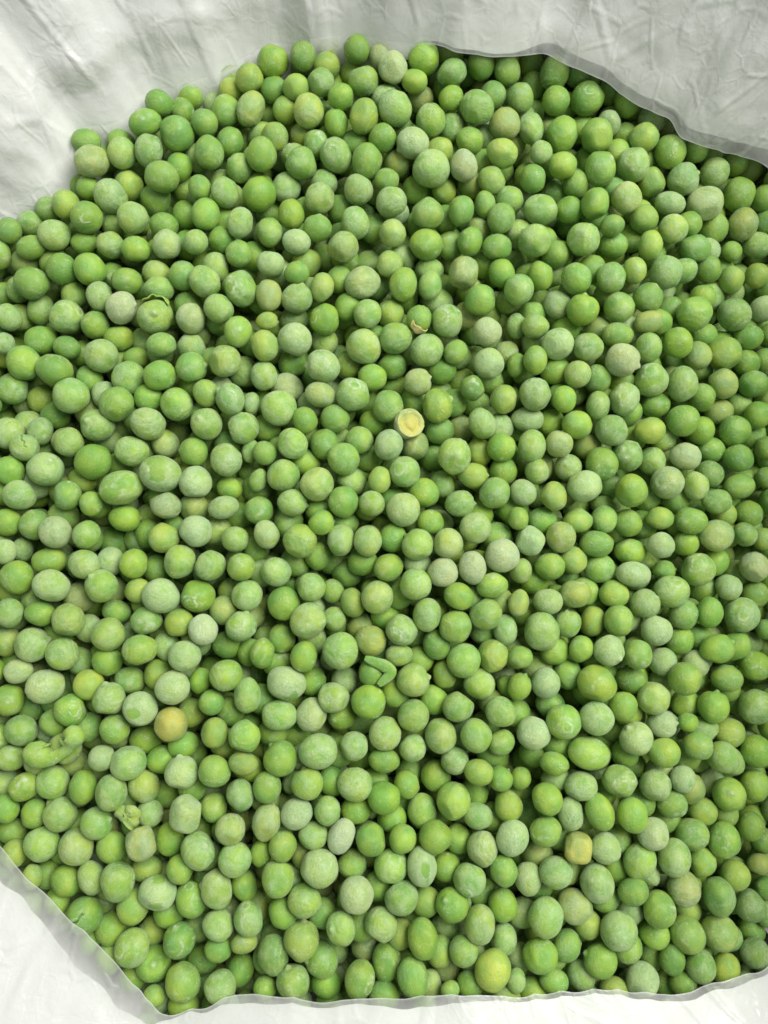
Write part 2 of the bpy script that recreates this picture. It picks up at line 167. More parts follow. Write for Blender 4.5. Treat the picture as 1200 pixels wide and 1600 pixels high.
def pea_material(name, single):
    m, nt, N, L = new_mat(name)
    if single:      # one pea, one object: tint and frost from the object's own colour
        oi = N('ShaderNodeObjectInfo')
        tc = N('ShaderNodeTexCoord')
        rv = N('ShaderNodeVectorMath'); rv.operation = 'SCALE'
        cb = N('ShaderNodeCombineXYZ')
        for i in range(3): L(oi.outputs['Random'], cb.inputs[i])
        L(cb.outputs[0], rv.inputs[0]); rv.inputs['Scale'].default_value = 97.0
        ad = N('ShaderNodeVectorMath'); ad.operation = 'ADD'
        L(tc.outputs['Object'], ad.inputs[0]); L(rv.outputs[0], ad.inputs[1])
        vec = ad.outputs[0]; tint = oi.outputs['Color']; frost = oi.outputs['Alpha']
    else:
        at = N('ShaderNodeAttribute'); at.attribute_name = 'tint'
        av = N('ShaderNodeAttribute'); av.attribute_name = 'local_position'
        vec = av.outputs['Vector']; tint = at.outputs['Color']; frost = at.outputs['Alpha']
    mk = N('ShaderNodeAttribute'); mk.attribute_name = 'mark'
    mark = mk.outputs['Fac']
    n_hue = noise_node(N, L, vec, 0.9, 2, 0.5)
    n_patch = noise_node(N, L, vec, 1.5, 4, 0.6, 0.6)
    n_cry = noise_node(N, L, vec, 8.0, 6, 0.75, 0.3)
    n_fine = noise_node(N, L, vec, 26.0, 3, 0.7)
    # the skin: green drifting towards yellow, small pale flecks
    warm = mixcol(N, L, 1.0, tint, (1.20, 1.08, 0.75), 'MULTIPLY')
    cool = mixcol(N, L, 1.0, tint, (0.80, 0.92, 0.85), 'MULTIPLY')
    base = mixcol(N, L, maprange(N, L, n_hue, 0.34, 0.66), cool, warm)
    # frost: patches where n_patch is high, broken up by crystals, gathered along the fine creases of the skin
    n_line = noise_node(N, L, vec, 1.35, 1.5, 0.4, 1.6)
    n_mask = noise_node(N, L, vec, 1.9, 1, 0.5)
    ridge = math_node(N, L, 'ABSOLUTE', math_node(N, L, 'SUBTRACT', n_line, 0.5))
    line = math_node(N, L, 'MULTIPLY', maprange(N, L, ridge, 0.0, 0.028, 1.0, 0.0), maprange(N, L, n_mask, 0.46, 0.60))
    s = math_node(N, L, 'ADD', n_patch, math_node(N, L, 'MULTIPLY', frost, 0.62))
    s = math_node(N, L, 'ADD', s, math_node(N, L, 'MULTIPLY', mark, 0.5))
    cover = maprange(N, L, s, 0.72, 1.16)
    cry = maprange(N, L, n_cry, 0.34, 0.66, 0.50, 1.0)
    fin = maprange(N, L, n_fine, 0.35, 0.65, 0.82, 1.0)
    amt = math_node(N, L, 'MULTIPLY', math_node(N, L, 'MULTIPLY', cover, cry), fin)
    amt = math_node(N, L, 'MULTIPLY', amt, math_node(N, L, 'ADD', math_node(N, L, 'MULTIPLY', frost, 0.47), 0.13), True)
    extra = math_node(N, L, 'MULTIPLY', math_node(N, L, 'ADD', maprange(N, L, mark, 0.3, 1.2, 0.0, 0.5), math_node(N, L, 'MULTIPLY', line, 0.34)), cry)
    amt = math_node(N, L, 'ADD', amt, extra, True)
    n_spk = noise_node(N, L, vec, 15.0, 2, 0.5)
    spk = math_node(N, L, 'MULTIPLY', maprange(N, L, n_spk, 0.60, 0.70), math_node(N, L, 'MULTIPLY', maprange(N, L, s, 0.66, 1.0), 0.42))
    amt = math_node(N, L, 'ADD', amt, spk, True)
    col = mixcol(N, L, amt, base, (0.68, 0.82, 0.51))
    # deep cracks are coloured a darker green
    dk = maprange(N, L, mark, -2.2, -1.2, 1.0, 0.0)
    col = mixcol(N, L, dk, col, (0.045, 0.075, 0.012))
    p = N('ShaderNodeBsdfPrincipled')
    L(col, p.inputs['Base Color'])
    L(maprange(N, L, amt, 0.0, 0.55, 0.24, 0.55), p.inputs['Roughness'])
    p.inputs['Specular IOR Level'].default_value = 0.45
    p.inputs['Subsurface Weight'].default_value = 0.0
    p.inputs['Subsurface Radius'].default_value = (0.5, 1.0, 0.2)
    p.inputs['Subsurface Scale'].default_value = 0.0016
    p.inputs['Coat Weight'].default_value = 0.12; p.inputs['Coat Roughness'].default_value = 0.22
    p.inputs['Sheen Roughness'].default_value = 0.35
    p.inputs['Sheen Tint'].default_value = (0.86, 1.0, 0.82, 1)
    L(math_node(N, L, 'MULTIPLY', frost, 0.24), p.inputs['Sheen Weight'])
    b = N('ShaderNodeBump'); b.inputs['Strength'].default_value = 0.8; b.inputs['Distance'].default_value = 0.0005
    hgt = math_node(N, L, 'ADD', math_node(N, L, 'MULTIPLY', n_cry, 0.8), math_node(N, L, 'MULTIPLY', amt, 0.7))
    hgt = math_node(N, L, 'ADD', hgt, math_node(N, L, 'MULTIPLY', n_fine, 0.25))
    hgt = math_node(N, L, 'ADD', hgt, math_node(N, L, 'MULTIPLY', line, -0.3))
    L(hgt, b.inputs['Height']); L(b.outputs[0], p.inputs['Normal'])
    o = N('ShaderNodeOutputMaterial'); L(p.outputs[0], o.inputs[0])
    return m

PEA = pea_material('frozen_pea', True)
PEAS = pea_material('frozen_peas_massed', False)

def crinkle(N, L, v):
    """sharp straight creases where film has been folded and crushed, with the flat facets between them"""
    uv = N('ShaderNodeAttribute'); uv.attribute_name = 'weave_uv'
    out = None
    for k, (sx, sy, wgt, wid) in enumerate(((34, 9, 0.75, 0.05), (52, 30, 0.55, 0.07), (120, 85, 0.30, 0.10), (260, 200, 0.12, 0.14))):
        mp = N('ShaderNodeMapping'); mp.inputs['Scale'].default_value = (sx, sy, 1)
        mp.inputs['Rotation'].default_value = (0, 0, (0.15, -0.5, 0.6, 0.2)[k])
        L(uv.outputs['Vector'], mp.inputs['Vector'])
        vo = N('ShaderNodeTexVoronoi'); vo.feature = 'DISTANCE_TO_EDGE'; vo.inputs['Scale'].default_value = 1.0
        L(mp.outputs[0], vo.inputs['Vector'])
        x = math_node(N, L, 'MULTIPLY', maprange(N, L, vo.outputs['Distance'], 0.0, wid, 1.0, 0.0), wgt * 0.5)
        x = math_node(N, L, 'ADD', x, math_node(N, L, 'MULTIPLY', vo.outputs['Distance'], wgt))
        # a crease fades in and out along its length
        fd = maprange(N, L, noise_node(N, L, v, 30 + 25 * k, 2, 0.5), 0.40, 0.62)
        x = math_node(N, L, 'MULTIPLY', x, fd)
        out = x if out is None else math_node(N, L, 'ADD', out, x)
    return out

def film_material():
    m, nt, N, L = new_mat('clear_film')
    tc = N('ShaderNodeTexCoord'); v = tc.outputs['Object']
    n1 = noise_node(N, L, v, 38, 4, 0.6, 0.5)
    n2 = noise_node(N, L, v, 190, 5, 0.65, 1.2)
    n3 = noise_node(N, L, v, 900, 3, 0.6)
    cr = crinkle(N, L, v)
    ed = N('ShaderNodeAttribute'); ed.attribute_name = 'from_hem'
    p = N('ShaderNodeBsdfPrincipled')
    p.inputs['Base Color'].default_value = (0.78, 0.78, 0.77, 1)
    p.inputs['Roughness'].default_value = 0.13
    p.inputs['Specular IOR Level'].default_value = 0.5
    tl = N('ShaderNodeBsdfTranslucent'); tl.inputs['Color'].default_value = (0.8, 0.83, 0.78, 1)
    mx = N('ShaderNodeMixShader'); mx.inputs[0].default_value = 0.35
    L(p.outputs[0], mx.inputs[1]); L(tl.outputs[0], mx.inputs[2])
    tr = N('ShaderNodeBsdfTransparent'); tr.inputs['Color'].default_value = (0.93, 0.95, 0.92, 1)
    m2 = N('ShaderNodeMixShader')
    op = math_node(N, L, 'ADD', maprange(N, L, n1, 0.3, 0.7, 0.27, 0.50), math_node(N, L, 'MULTIPLY', cr, 0.24))
    op = math_node(N, L, 'ADD', op, maprange(N, L, ed.outputs['Fac'], 0.0, 0.0005, 0.30, 0.0))       # the rolled edge
    op = math_node(N, L, 'ADD', op, maprange(N, L, ed.outputs['Fac'], 0.0005, 0.011, 0.0, 0.36), True)   # film doubled further in
    L(op, m2.inputs[0])
    L(tr.outputs[0], m2.inputs[1]); L(mx.outputs[0], m2.inputs[2])
    b = N('ShaderNodeBump'); b.inputs['Strength'].default_value = 0.65; b.inputs['Distance'].default_value = 0.0009
    L(math_node(N, L, 'ADD', math_node(N, L, 'MULTIPLY', n2, 0.4), math_node(N, L, 'ADD', math_node(N, L, 'MULTIPLY', n3, 0.1), math_node(N, L, 'MULTIPLY', cr, 2.2))), b.inputs['Height'])
    L(b.outputs[0], p.inputs['Normal'])
    o = N('ShaderNodeOutputMaterial'); L(m2.outputs[0], o.inputs[0])
    return m

def sack_material():
    m, nt, N, L = new_mat('white_sack')
    uv = N('ShaderNodeAttribute'); uv.attribute_name = 'weave_uv'
    mp = N('ShaderNodeMapping'); mp.inputs['Scale'].default_value = (60, 420, 1)
    L(uv.outputs['Vector'], mp.inputs['Vector'])
    n1 = noise_node(N, L, mp.outputs[0], 1.0, 4, 0.6, 0.3)
    tc = N('ShaderNodeTexCoord')
    n2 = noise_node(N, L, tc.outputs['Object'], 70, 5, 0.6, 0.8)
    c = mixcol(N, L, maprange(N, L, n1, 0.3, 0.7), (0.74, 0.74, 0.73), (0.82, 0.82, 0.81))
    c = mixcol(N, L, maprange(N, L, n2, 0.35, 0.7), c, (0.77, 0.77, 0.76))
    p = N('ShaderNodeBsdfPrincipled'); L(c, p.inputs['Base Color'])
    p.inputs['Roughness'].default_value = 0.45
    b = N('ShaderNodeBump'); b.inputs['Strength'].default_value = 0.2; b.inputs['Distance'].default_value = 0.0012
    L(math_node(N, L, 'ADD', math_node(N, L, 'MULTIPLY', n1, 0.35), math_node(N, L, 'ADD', math_node(N, L, 'MULTIPLY', n2, 0.4), crinkle(N, L, tc.outputs['Object']))), b.inputs['Height'])
    L(b.outputs[0], p.inputs['Normal'])
    o = N('ShaderNodeOutputMaterial'); L(p.outputs[0], o.inputs[0])
    return m
FILM = film_material(); SACK = sack_material()

# ------------------------------------------------------------------ the bag
# where the liner meets or overhangs the peas, in photograph pixels, clockwise from the left;
# kind A: wall rising behind the peas, B: flap hanging over them, C: lip lying over them, S: unseen bag wall beside the frame, made tall to shade the heap
HEM = [(-150, 1000, 'L'), (-160, 760, 'L'), (-130, 540, 'L'), (-70, 410, 'S'), (0, 333, 'A'), (45, 306, 'A'), (78, 280, 'A'),
       (108, 240, 'A'), (125, 205, 'A'), (165, 196, 'A'), (200, 178, 'A'), (232, 148, 'A'), (290, 132, 'A'), (340, 116, 'A'),
       (375, 92, 'A'), (410, 74, 'A'), (450, 64, 'A'), (500, 60, 'M'), (522, 57, 'M'), (545, 54, 'B'), (600, 60, 'B'), (640, 64, 'B'), (690, 72, 'B'), (730, 82, 'B'),
       (800, 88, 'B'), (850, 84, 'B'), (900, 107, 'B'), (950, 130, 'B'), (1000, 164, 'B'), (1042, 182, 'B'), (1064, 210, 'B'),
       (1098, 230, 'B'), (1150, 240, 'B'), (1200, 262, 'B'), (1265, 305, 'B'), (1315, 400, 'S'), (1312, 600, 'S'), (1312, 850, 'S'),
       (1306, 1100, 'S'), (1295, 1300, 'S'), (1262, 1450, 'S'), (1200, 1515, 'C'), (1160, 1526, 'C'), (1120, 1536, 'C'), (1050, 1557, 'C'), (985, 1550, 'C'),
       (930, 1547, 'C'), (850, 1555, 'C'), (800, 1560, 'C'), (720, 1558, 'C'), (600, 1563, 'C'), (520, 1564, 'C'), (450, 1560, 'C'),
       (370, 1557, 'C'), (320, 1574, 'C'), (262, 1586, 'C'), (236, 1574, 'C'), (200, 1530, 'C'), (150, 1478, 'C'), (100, 1432, 'C'),
       (60, 1390, 'C'), (0, 1325, 'C'), (-60, 1260, 'C'), (-120, 1150, 'L')]
# kind -> (height of the hem over the heap, slope in degrees, length up to the rim, start of the white sack behind it)
KIND = {'L': (0.001, 14, 0.05, 0.0), 'M': (0.001, 50, 0.086, 0.0), 'A': (-0.002, 53, 0.084, 0.0), 'B': (0.0070, 47, 0.090, 0.0052), 'C': (0.0062, 17, 0.055, 0.0065), 'S': (-0.004, 72, 0.112, 0.002)}

def smooth_loop(vals, n):
    """Catmull-Rom through a closed list of vectors, n samples by index"""
    v = np.array(vals, float); k = len(v); out = []
    seg = np.linalg.norm(np.roll(v[:, :2], -1, 0) - v[:, :2], axis=1)
    cum = np.concatenate([[0], np.cumsum(seg)])
    for s in np.linspace(0, cum[-1], n, endpoint=False):
        i = int(np.searchsorted(cum, s, 'right') - 1); t = (s - cum[i]) / seg[i]
        p0, p1, p2, p3 = v[(i - 1) % k], v[i], v[(i + 1) % k], v[(i + 2) % k]
        out.append(0.5 * (2 * p1 + (p2 - p0) * t + (2 * p0 - 5 * p1 + 4 * p2 - p3) * t * t + (3 * p1 - p0 - 3 * p2 + p3) * t ** 3))
    return np.array(out)

rows = []
for x, y, k in HEM:
    dz, sl, ln, st = KIND[k]
    if k == 'B': st = 0.0004 if x < 820 else 0.0022
    if k == 'B' and x < 700: dz = 0.0016 + (dz - 0.0016) * (x - 545) / 155
    if k == 'C': st = 0.0060 if x < 255 else 0.0020
    p = hit(x, y, dz)[1]
    rows.append([p.x, p.y, p.z, sl, ln, st])
NU = 1100
loop = smooth_loop(rows, NU)
cx, cy = 0.0, -0.004
for i in range(NU):      # the cut edge of the film is never quite straight
    w = min(1, i / 10, (NU - 1 - i) / 10)
    a = 1 - 2.4 * abs(noise.noise(Vector((loop[i, 0] * 95, loop[i, 1] * 95, 4.0)))); b = noise.noise(Vector((loop[i, 0] * 260, loop[i, 1] * 260, 9.0)))
    sc_ = 1 - (0.0006 * a + 0.0002 * b) * w / 0.12
    loop[i, 0] *= sc_; loop[i, 1] *= sc_
    loop[i, 2] += 0.0012 * noise.noise(Vector((loop[i, 0] * 60, loop[i, 1] * 60, 14.0))) * w
outd = loop[:, :2] - np.array([cx, cy])
outd /= np.linalg.norm(outd, axis=1)[:, None]
ulen = np.concatenate([[0], np.cumsum(np.linalg.norm(np.diff(loop[:, :2], axis=0), axis=1))])

def fold(u, s, seed, scale=1.0):
    """creased, crumpled film: long folds running away from the hem and across it"""
    q = noise.noise(Vector((u * 22, s * 22, seed + 31))) * 0.5
    a = abs(noise.noise(Vector((u * 30 + seed + q, s * 8, seed * 2.3))))
    b = abs(noise.noise(Vector((u * 15 + s * 26 + seed, s * 20 - u * 11 + q, seed))))
    e = abs(noise.noise(Vector((u * 52 - s * 34 + q, s * 50 + u * 22, seed + 11))))
    g = abs(noise.noise(Vector((u * 130 + s * 60, s * 50 - u * 40, seed + 17))))
    d = noise.noise(Vector((u * 12, s * 10, seed + 3)))
    return scale * (-0.0018 * a - 0.0012 * b - 0.0008 * e - 0.0007 * g + 0.0006 * d + 0.0010)

def bag_sheet(start, drop, seed, nv, amp):
    S = np.concatenate([np.linspace(0, 0.09, int(nv * 0.75), endpoint=False), np.linspace(0.09, 0.20, nv - int(nv * 0.75))])
    P = np.zeros((nv, NU, 3)); UV = np.zeros((nv, NU, 3))
    for i in range(NU):
        x0, y0, z0, sl, ln, st = loop[i]
        ox, oy = outd[i]
        u = ulen[i]
        wob = noise.noise(Vector((u * 45, seed, 0))) * 0.35 + noise.noise(Vector((u * 150, seed, 5))) * 0.12
        s0 = max(0.0, st * (1 + wob * 1.8)) if start else 0.0
        pre = 0.016 * min(1, max(0, (sl - 40) / 8)) * min(1, max(0, (0.006 - (z0 - surf(x0, y0))) / 0.006))     # walls go on down behind the peas
        r = -pre * math.cos(math.radians(sl)); z = -pre * math.sin(math.radians(sl)); prev = -pre
        for j in range(nv):
            s = -pre + S[j] * (0.20 + pre) / 0.20
            ds = s - prev; prev = s
            a = math.radians(sl)
            k = min(max((s - ln) / 0.035, 0), 1)
            k = k * k * (3 - 2 * k)
            ang = a * (1 - k) + math.radians(-75) * k
            r += ds * math.cos(ang); z += ds * math.sin(ang)
            # the sheet's own folds, fading out at the closed seam
            seam = min(1, i / 12, (NU - 1 - i) / 12)
            t = min(1, max(0, s + 0.002) / 0.012)
            f = fold(u, s + s0, seed, amp) * seam * (0.25 + 0.75 * t) - 0.001 * t
            if 50.5 < sl < 60:    # the swelling fold that lies along the peas at the upper left
                f += 0.0013 * math.exp(-((s - 0.014 - 0.004 * math.sin(u * 40)) / 0.006) ** 2)
            nr, nz = -math.sin(ang), math.cos(ang)
            rr = r + s0 + (f - drop) * nr; zz = z + s0 * math.sin(a) + (f - drop) * nz
            P[j, i] = (x0 + ox * rr, y0 + oy * rr, z0 + zz)
            UV[j, i] = (u, s, 0)
    return P, UV

liner = link('plastic_liner', None)
tag(liner, 'crumpled translucent plastic liner bag holding the frozen peas, its lip folded over them', 'plastic bag')
sack = link('woven_sack', None)
tag(sack, 'white plastic sack showing behind the clear liner all round the peas', 'sack')
liner.location = sack.location = (0, 0, -0.045)
def adopt(o, par):
    o.parent = par; o.matrix_parent_inverse = Matrix.Translation((0, 0, 0.045))

Pf, UVf = bag_sheet(False, 0.0, 3.1, 170, 1.0)
Pw, UVw = bag_sheet(True, 0.0022, 9.7, 140, 0.5)
# the film and the sack never cross: the sack always stays a little behind
me = grid_mesh('film_wall', Pf, FILM, True)
att = me.attributes.new('weave_uv', 'FLOAT_VECTOR', 'POINT'); att.data.foreach_set('vector', UVf.reshape(-1))
att = me.attributes.new('from_hem', 'FLOAT', 'POINT'); att.data.foreach_set('value', np.ascontiguousarray(UVf[:, :, 1]).reshape(-1).astype(np.float32))
film = link('film_wall', me); adopt(film, liner)
me = grid_mesh('sack_wall', Pw, SACK, True)
att = me.attributes.new('weave_uv', 'FLOAT_VECTOR', 'POINT'); att.data.foreach_set('vector', UVw.reshape(-1))
wall = link('sack_wall', me); adopt(wall, sack)
# the hidden bottom of the sack
B = []
for rr, zz in ((0.020, -0.012), (0.018, -0.03), (0.0, -0.045)):
    B.append(np.stack([loop[:, 0] + outd[:, 0] * rr, loop[:, 1] + outd[:, 1] * rr, np.full(NU, zz)], -1))
B.append(np.stack([loop[:, 0] * 0.02, loop[:, 1] * 0.02, np.full(NU, -0.046)], -1))
B = np.array(B)
me = grid_mesh('sack_bottom', B, SACK, True)
bot = link('sack_bottom', me); adopt(bot, sack)

# ------------------------------------------------------------------ pea shapes
import bmesh
def ico(level):
    bm = bmesh.new(); bmesh.ops.create_icosphere(bm, subdivisions=level, radius=1.0)
    v = np.array([x.co[:] for x in bm.verts]); f = np.array([[l.index for l in p.verts] for p in bm.faces])
    bm.free(); return v, f
ICO = {l: ico(l) for l in (3, 4, 5)}

def rdir(r):
    d = r.normal(size=3); return d / np.linalg.norm(d)

def pea_shape(V, seed, feat=''):
    """deform a unit sphere (long axis X kept) into one pea; returns points and the mark (frost scar > 0, bare < 0)"""
    r = np.random.default_rng(seed)
    v = V.copy(); n = V
    mark = np.zeros(len(v))
    rad = np.ones(len(v))
    for _ in range(4):
        rad += 0.019 * np.cos(n @ rdir(r) * r.uniform(1.5, 3.2) + r.uniform(0, 6))
    for _ in range(5):
        rad += 0.007 * np.cos(n @ rdir(r) * r.uniform(5, 9) + r.uniform(0, 6))
    def ang(d): return np.arccos(np.clip(n @ d, -1, 1))
    # shallow dents from freezing against neighbours
    for _ in range(r.integers(2, 5)):
        rad -= r.uniform(0.03, 0.085) * np.exp(-(ang(rdir(r)) / r.uniform(0.3, 0.6)) ** 2)
    if 'r' in feat:      # ringed scars and curved creases
        for k in range(3):
            d = rdir(r) if k else np.array([0, 0.25, 0.97]) / np.linalg.norm([0, 0.25, 0.97])
            a = ang(d) + 0.06 * np.cos(n @ rdir(r) * 7)
            for rr0 in ((0.24, 0.50) if k == 0 else (0.28,)):
                g = np.exp(-((a - rr0) / 0.055) ** 2)
                arc = np.clip(0.55 + 0.7 * np.cos(n @ rdir(r) * 4 + 1), 0, 1)
                rad -= 0.030 * g; mark += 1.15 * np.exp(-((a - rr0 - 0.05) / 0.05) ** 2) * arc
            mark -= 0.5 * np.exp(-(a / 0.16) ** 2)
    if 'v' in feat:      # a spot where the frost was rubbed off
        for _ in range(3):
            d = rdir(r); a = ang(d) + 0.13 * np.cos(n @ rdir(r) * 6) + 0.09 * np.cos(n @ rdir(r) * 11) + 0.05 * np.cos(n @ rdir(r) * 19)
            mark -= 1.1 / (1 + np.exp((a - 0.36) / 0.07)); mark += 0.5 * np.exp(-((a - 0.55) / 0.10) ** 2)
    if 'w' in feat:      # wrinkles
        d = rdir(r); a = ang(d); ph = 1.6 * np.cos(n @ rdir(r) * 3)
        wv = np.sin(a * 19 + ph); w = np.exp(-((a - 0.8) / 0.5) ** 2)
        rad += 0.015 * wv * w; mark += 0.45 * np.clip(wv, 0, 1) * w
    if 'c' in feat:      # a split in the skin
        d = np.array([0.1, 0.35, 0.93]); d /= np.linalg.norm(d)
        a = ang(d); pl = n @ np.array([0.75, 0.62, -0.2]) + 0.07 * np.cos(n @ rdir(r) * 12)
        g = np.exp(-(pl / 0.05) ** 2) * (a < 0.75)
        rad -= 0.13 * g; mark -= 2.6 * g; mark += 0.6 * np.exp(-((np.abs(pl) - 0.12) / 0.05) ** 2) * (a < 0.8)
    if 'u' in feat:      # the small stub of the stalk
        d = rdir(r); d[0] = abs(d[0]); a = ang(d)
        rad += 0.14 * np.exp(-(a / 0.15) ** 2) - 0.05 * np.exp(-((a - 0.32) / 0.12) ** 2); mark += 0.9 * np.exp(-(a / 0.18) ** 2)
    v = v * rad[:, None]
    nf = r.integers(1, 4)
    dirs = [(rdir(r), r.uniform(0.80, 0.92)) for _ in range(nf)]
    if 'n' in feat:      # blocky: frozen between many neighbours
        for sx in ((1, 0, 0), (-1, 0, 0), (0, 1, 0), (0, -1, 0), (0, 0, 1), (0, 0, -1)):
            d = np.array(sx, float) + 0.16 * r.normal(size=3); dirs.append((d / np.linalg.norm(d), r.uniform(0.78, 0.84)))
    for d, c in dirs:
        m = v @ d; e = np.maximum(0, m - c)
        v = v - d * (e * 0.72)[:, None]
    return v, mark

FEATS = ['w', '', 'u', 'r', 'rw', 'v', 'w', 'n', 'wu', 'r', '', 'w', 'v', 'n', 'ru', 'c', 'w', 'u', '', 'rw']
def variant_for(code, i):
    want = 'r' if 'r' in code else 'v' if 'v' in code else 'n' if 'n' in code else 'c' if 'c' in code else None
    if want: c = [k for k, f in enumerate(FEATS) if want in f]
    else: c = [k for k, f in enumerate(FEATS) if not set(f) & set('rvnc')] * 2 + [3, 4, 9]
    return c[i % len(c)]
SHAPES = {(k, l): pea_shape(ICO[l][0], 100 + k, f) for k, f in enumerate(FEATS) for l in (3, 4)}

def mesh_from(name, v, f, mark, mat):
    me = bpy.data.meshes.new(name)
    me.from_pydata(v.tolist(), [], f.tolist())
    me.polygons.foreach_set('use_smooth', [True] * len(me.polygons))
    at = me.attributes.new('mark', 'FLOAT', 'POINT'); at.data.foreach_set('value', mark.astype(np.float32))
    me.materials.append(mat)
    return me
VMESH = [mesh_from('pea', SHAPES[(k, 4)][0], ICO[4][1], SHAPES[(k, 4)][1], PEA) for k in range(len(FEATS))]

TINT = {'g': (0.163, 0.335, 0.056), 'b': (0.222, 0.410, 0.053), 'd': (0.122, 0.275, 0.050), 'y': (0.285, 0.420, 0.076),
        'k': (0.285, 0.350, 0.120), 'Y': (0.35, 0.47, 0.07), 'O': (0.36, 0.41, 0.10), 'W': (0.32, 0.46, 0.23), 'f': (0.195, 0.370, 0.067)}
def look(code, r):
    cs = [TINT[c] for c in code if c in 'gbdykYOW']
    if not cs: cs = [TINT['f']]
    t = np.mean(cs, axis=0)
    t = t * 0.58 + 0.42 * np.array((0.180, 0.358, 0.063)) if 'O' not in code else t
    t = t * r.uniform(0.93, 1.12) * np.array([r.uniform(0.99, 1.13), 1.0, r.uniform(0.9, 1.2)])
    fr = 1.05 if 'W' in code else 0.86 if 'F' in code else 0.64 if 'f' in code else 0.40
    if 'O' in code or 'Y' in code: fr = 0.35
    return (*t, float(np.clip(fr + r.normal() * 0.06, 0.1, 1.1)))

# ------------------------------------------------------------------ placing the peas
placed_c = np.zeros((9000, 3)); placed_r = np.zeros(9000); NP_ = 0
peas = []          # dicts
def add(c, r, **kw):
    global NP_
    placed_c[NP_] = c; placed_r[NP_] = r; NP_ += 1
    kw.update(c=np.array(c), r=r); peas.append(kw)

def first_free(origin, d, r, t0, squeeze):
    """smallest t >= t0 at which a ball of radius r on origin + d t clears all placed peas"""
    C = placed_c[:NP_]; R = (placed_r[:NP_] + r) * squeeze
    oc = C - origin; b = oc @ d; h2 = np.einsum('ij,ij->i', oc, oc) - b * b
    m = h2 < R * R
    s = np.sqrt(R[m] ** 2 - h2[m]); lo = b[m] - s; hi = b[m] + s
    t = t0
    for k in np.argsort(lo):
        if lo[k] <= t < hi[k]: t = hi[k]
        elif lo[k] > t: 
            if lo[k] > t: continue
    for _ in range(6):
        mm = (lo < t - 1e-9) & (hi > t + 1e-9)
        if not mm.any(): break
        t = hi[mm].max()
    return t

MARKS = [  # photograph position, short name used by its neighbours, its own label
 (638, 663, 'yellow halved pea', 'yellow halved pea with a flat round face, lying right of the middle', 'halved'),
 (243, 494, 'pea with torn skin', 'bright green pea whose skin is torn open and peeling along its top', 'torn'),
 (38, 699, 'cracked pea', 'small frosted pea with a dark crack across it near the left edge', 'cracked'),
 (655, 499, 'broken pea', 'broken bright green pea with a pale tan strip of skin on its left side', 'broken'),
 (903, 1325, 'ochre blocky pea', 'ochre brown blocky pea with wrinkled skin, the only one of its colour', 'ochre'),
 (133, 1430, 'slit pea', 'green pea with a dark slit near its top beside the lower left bag lip', 'slit'),
 (267, 1132, 'tan speckled pea', 'speckled tan and yellow oval pea in the lower left quarter of the heap', None),
 (317, 983, 'white-coated pea', 'small pea coated almost white with frost, left of the middle', None),
 (763, 567, 'blunt whitish pea', 'whitish blunt-cornered pea, lower of the two whitish peas one above the other', None),
 (762, 518, 'upper whitish pea', 'greyish white frosted pea, upper of the two whitish peas one above the other', None),
 (1178, 885, 'net-frosted pea', 'pea covered with a net of frost at the right edge', None),
 (828, 845, 'mottled frosty pea', 'green pea mottled with thick white frost right of the middle', None),
 (87, 831, 'brownish pea', 'brownish frosted round pea near the left edge halfway down', None),
 (770, 1515, 'glossy yellow pea', 'large glossy yellow-green oval pea just above the bottom lip of the bag', None),
 (250, 740, 'pea with bare spot', 'large white-frosted pea with one bare dark green spot', None),
 (448, 1068, 'half-frosted big pea', 'large pea with smeared white frost on its right and bare green left', None),
 (245, 1397, 'two-tone pea', 'two-tone pea, deep green on the left and white frost on the right', None),
 (290, 1273, 'pale square pea', 'pale yellow squarish frosted pea in the lower left quarter', None),
 (933, 1068, 'big yellow-green pea', 'biggest smooth yellow-green pea, lower right of the middle', None),
 (972, 563, 'tan frosted pea', 'tan frosted round pea in the upper right quarter', None),
 (1068, 1388, 'rusty tan pea', 'rusty tan green pea near the lower right corner', None),
 (105, 495, 'ring-scarred pea', 'frosted pea with a ring scar near the left edge, left of the torn pea', None),
 (1180, 1040, 'coil-marked pea', 'green pea with coiled ring marks at the right edge', None),
 (613, 105, 'greyish top pea', 'greyish frosted pea standing out near the top of the heap', None),
 (673, 263, 'big upper pea', 'biggest smooth frosted pea of the upper middle', None),
 (403, 305, 'bright upper pea', 'bright glossy green pea in the upper left quarter', None),
 (908, 375, 'round upper-right pea', 'large evenly round green pea in the upper right quarter', None),
 (1103, 317, 'grey-frosted oval pea', 'grey-frosted dark oval pea below the right end of the top flap', None),
 (783, 868, 'tan-edged pea', 'large tan-edged frosted pea right of the middle, beside two paler ones', None),
 (535, 1310, 'white capped pea', 'narrow upright pea, white with frost below and green on top', None),
 (565, 182, 'upright yellow pea', 'upright oval yellow-green pea with little frost, upper middle', None),
 (437, 637, 'large smooth pea', 'large smooth bright green pea upper left of the middle', None),
 (1048, 922, 'round right-hand pea', 'large round frosted pea in front of its neighbours, right of the middle', None),
 (920, 1177, 'long slanting pea', 'longest pea of the lower right, lying aslant and streaked with frost', None),
 (83, 1168, 'curled pea skin', None, None), (597, 1047, 'bent skin strip', None, None),
]
SPECIAL = {   # photograph pixel centre, width, height, long-axis tilt, shape features, colour code
    'torn': (243, 494, 56, 52), 'halved': (638, 663, 46, 50), 'cracked': (38, 699, 46, 42), 'broken': (655, 499, 40, 44),
    'ochre': (903, 1325, 48, 52), 'slit': (133, 1430, 56, 56)}
entries = []
for (ox, oy), txt in TILES.items():
    for e in txt.split(';'):
        x, y, w, h, code = e.split()
        x, y, w, h = ox + float(x) / 3, oy + float(y) / 3, float(w) / 3, float(h) / 3
        entries.append([x, y, w, h, code])
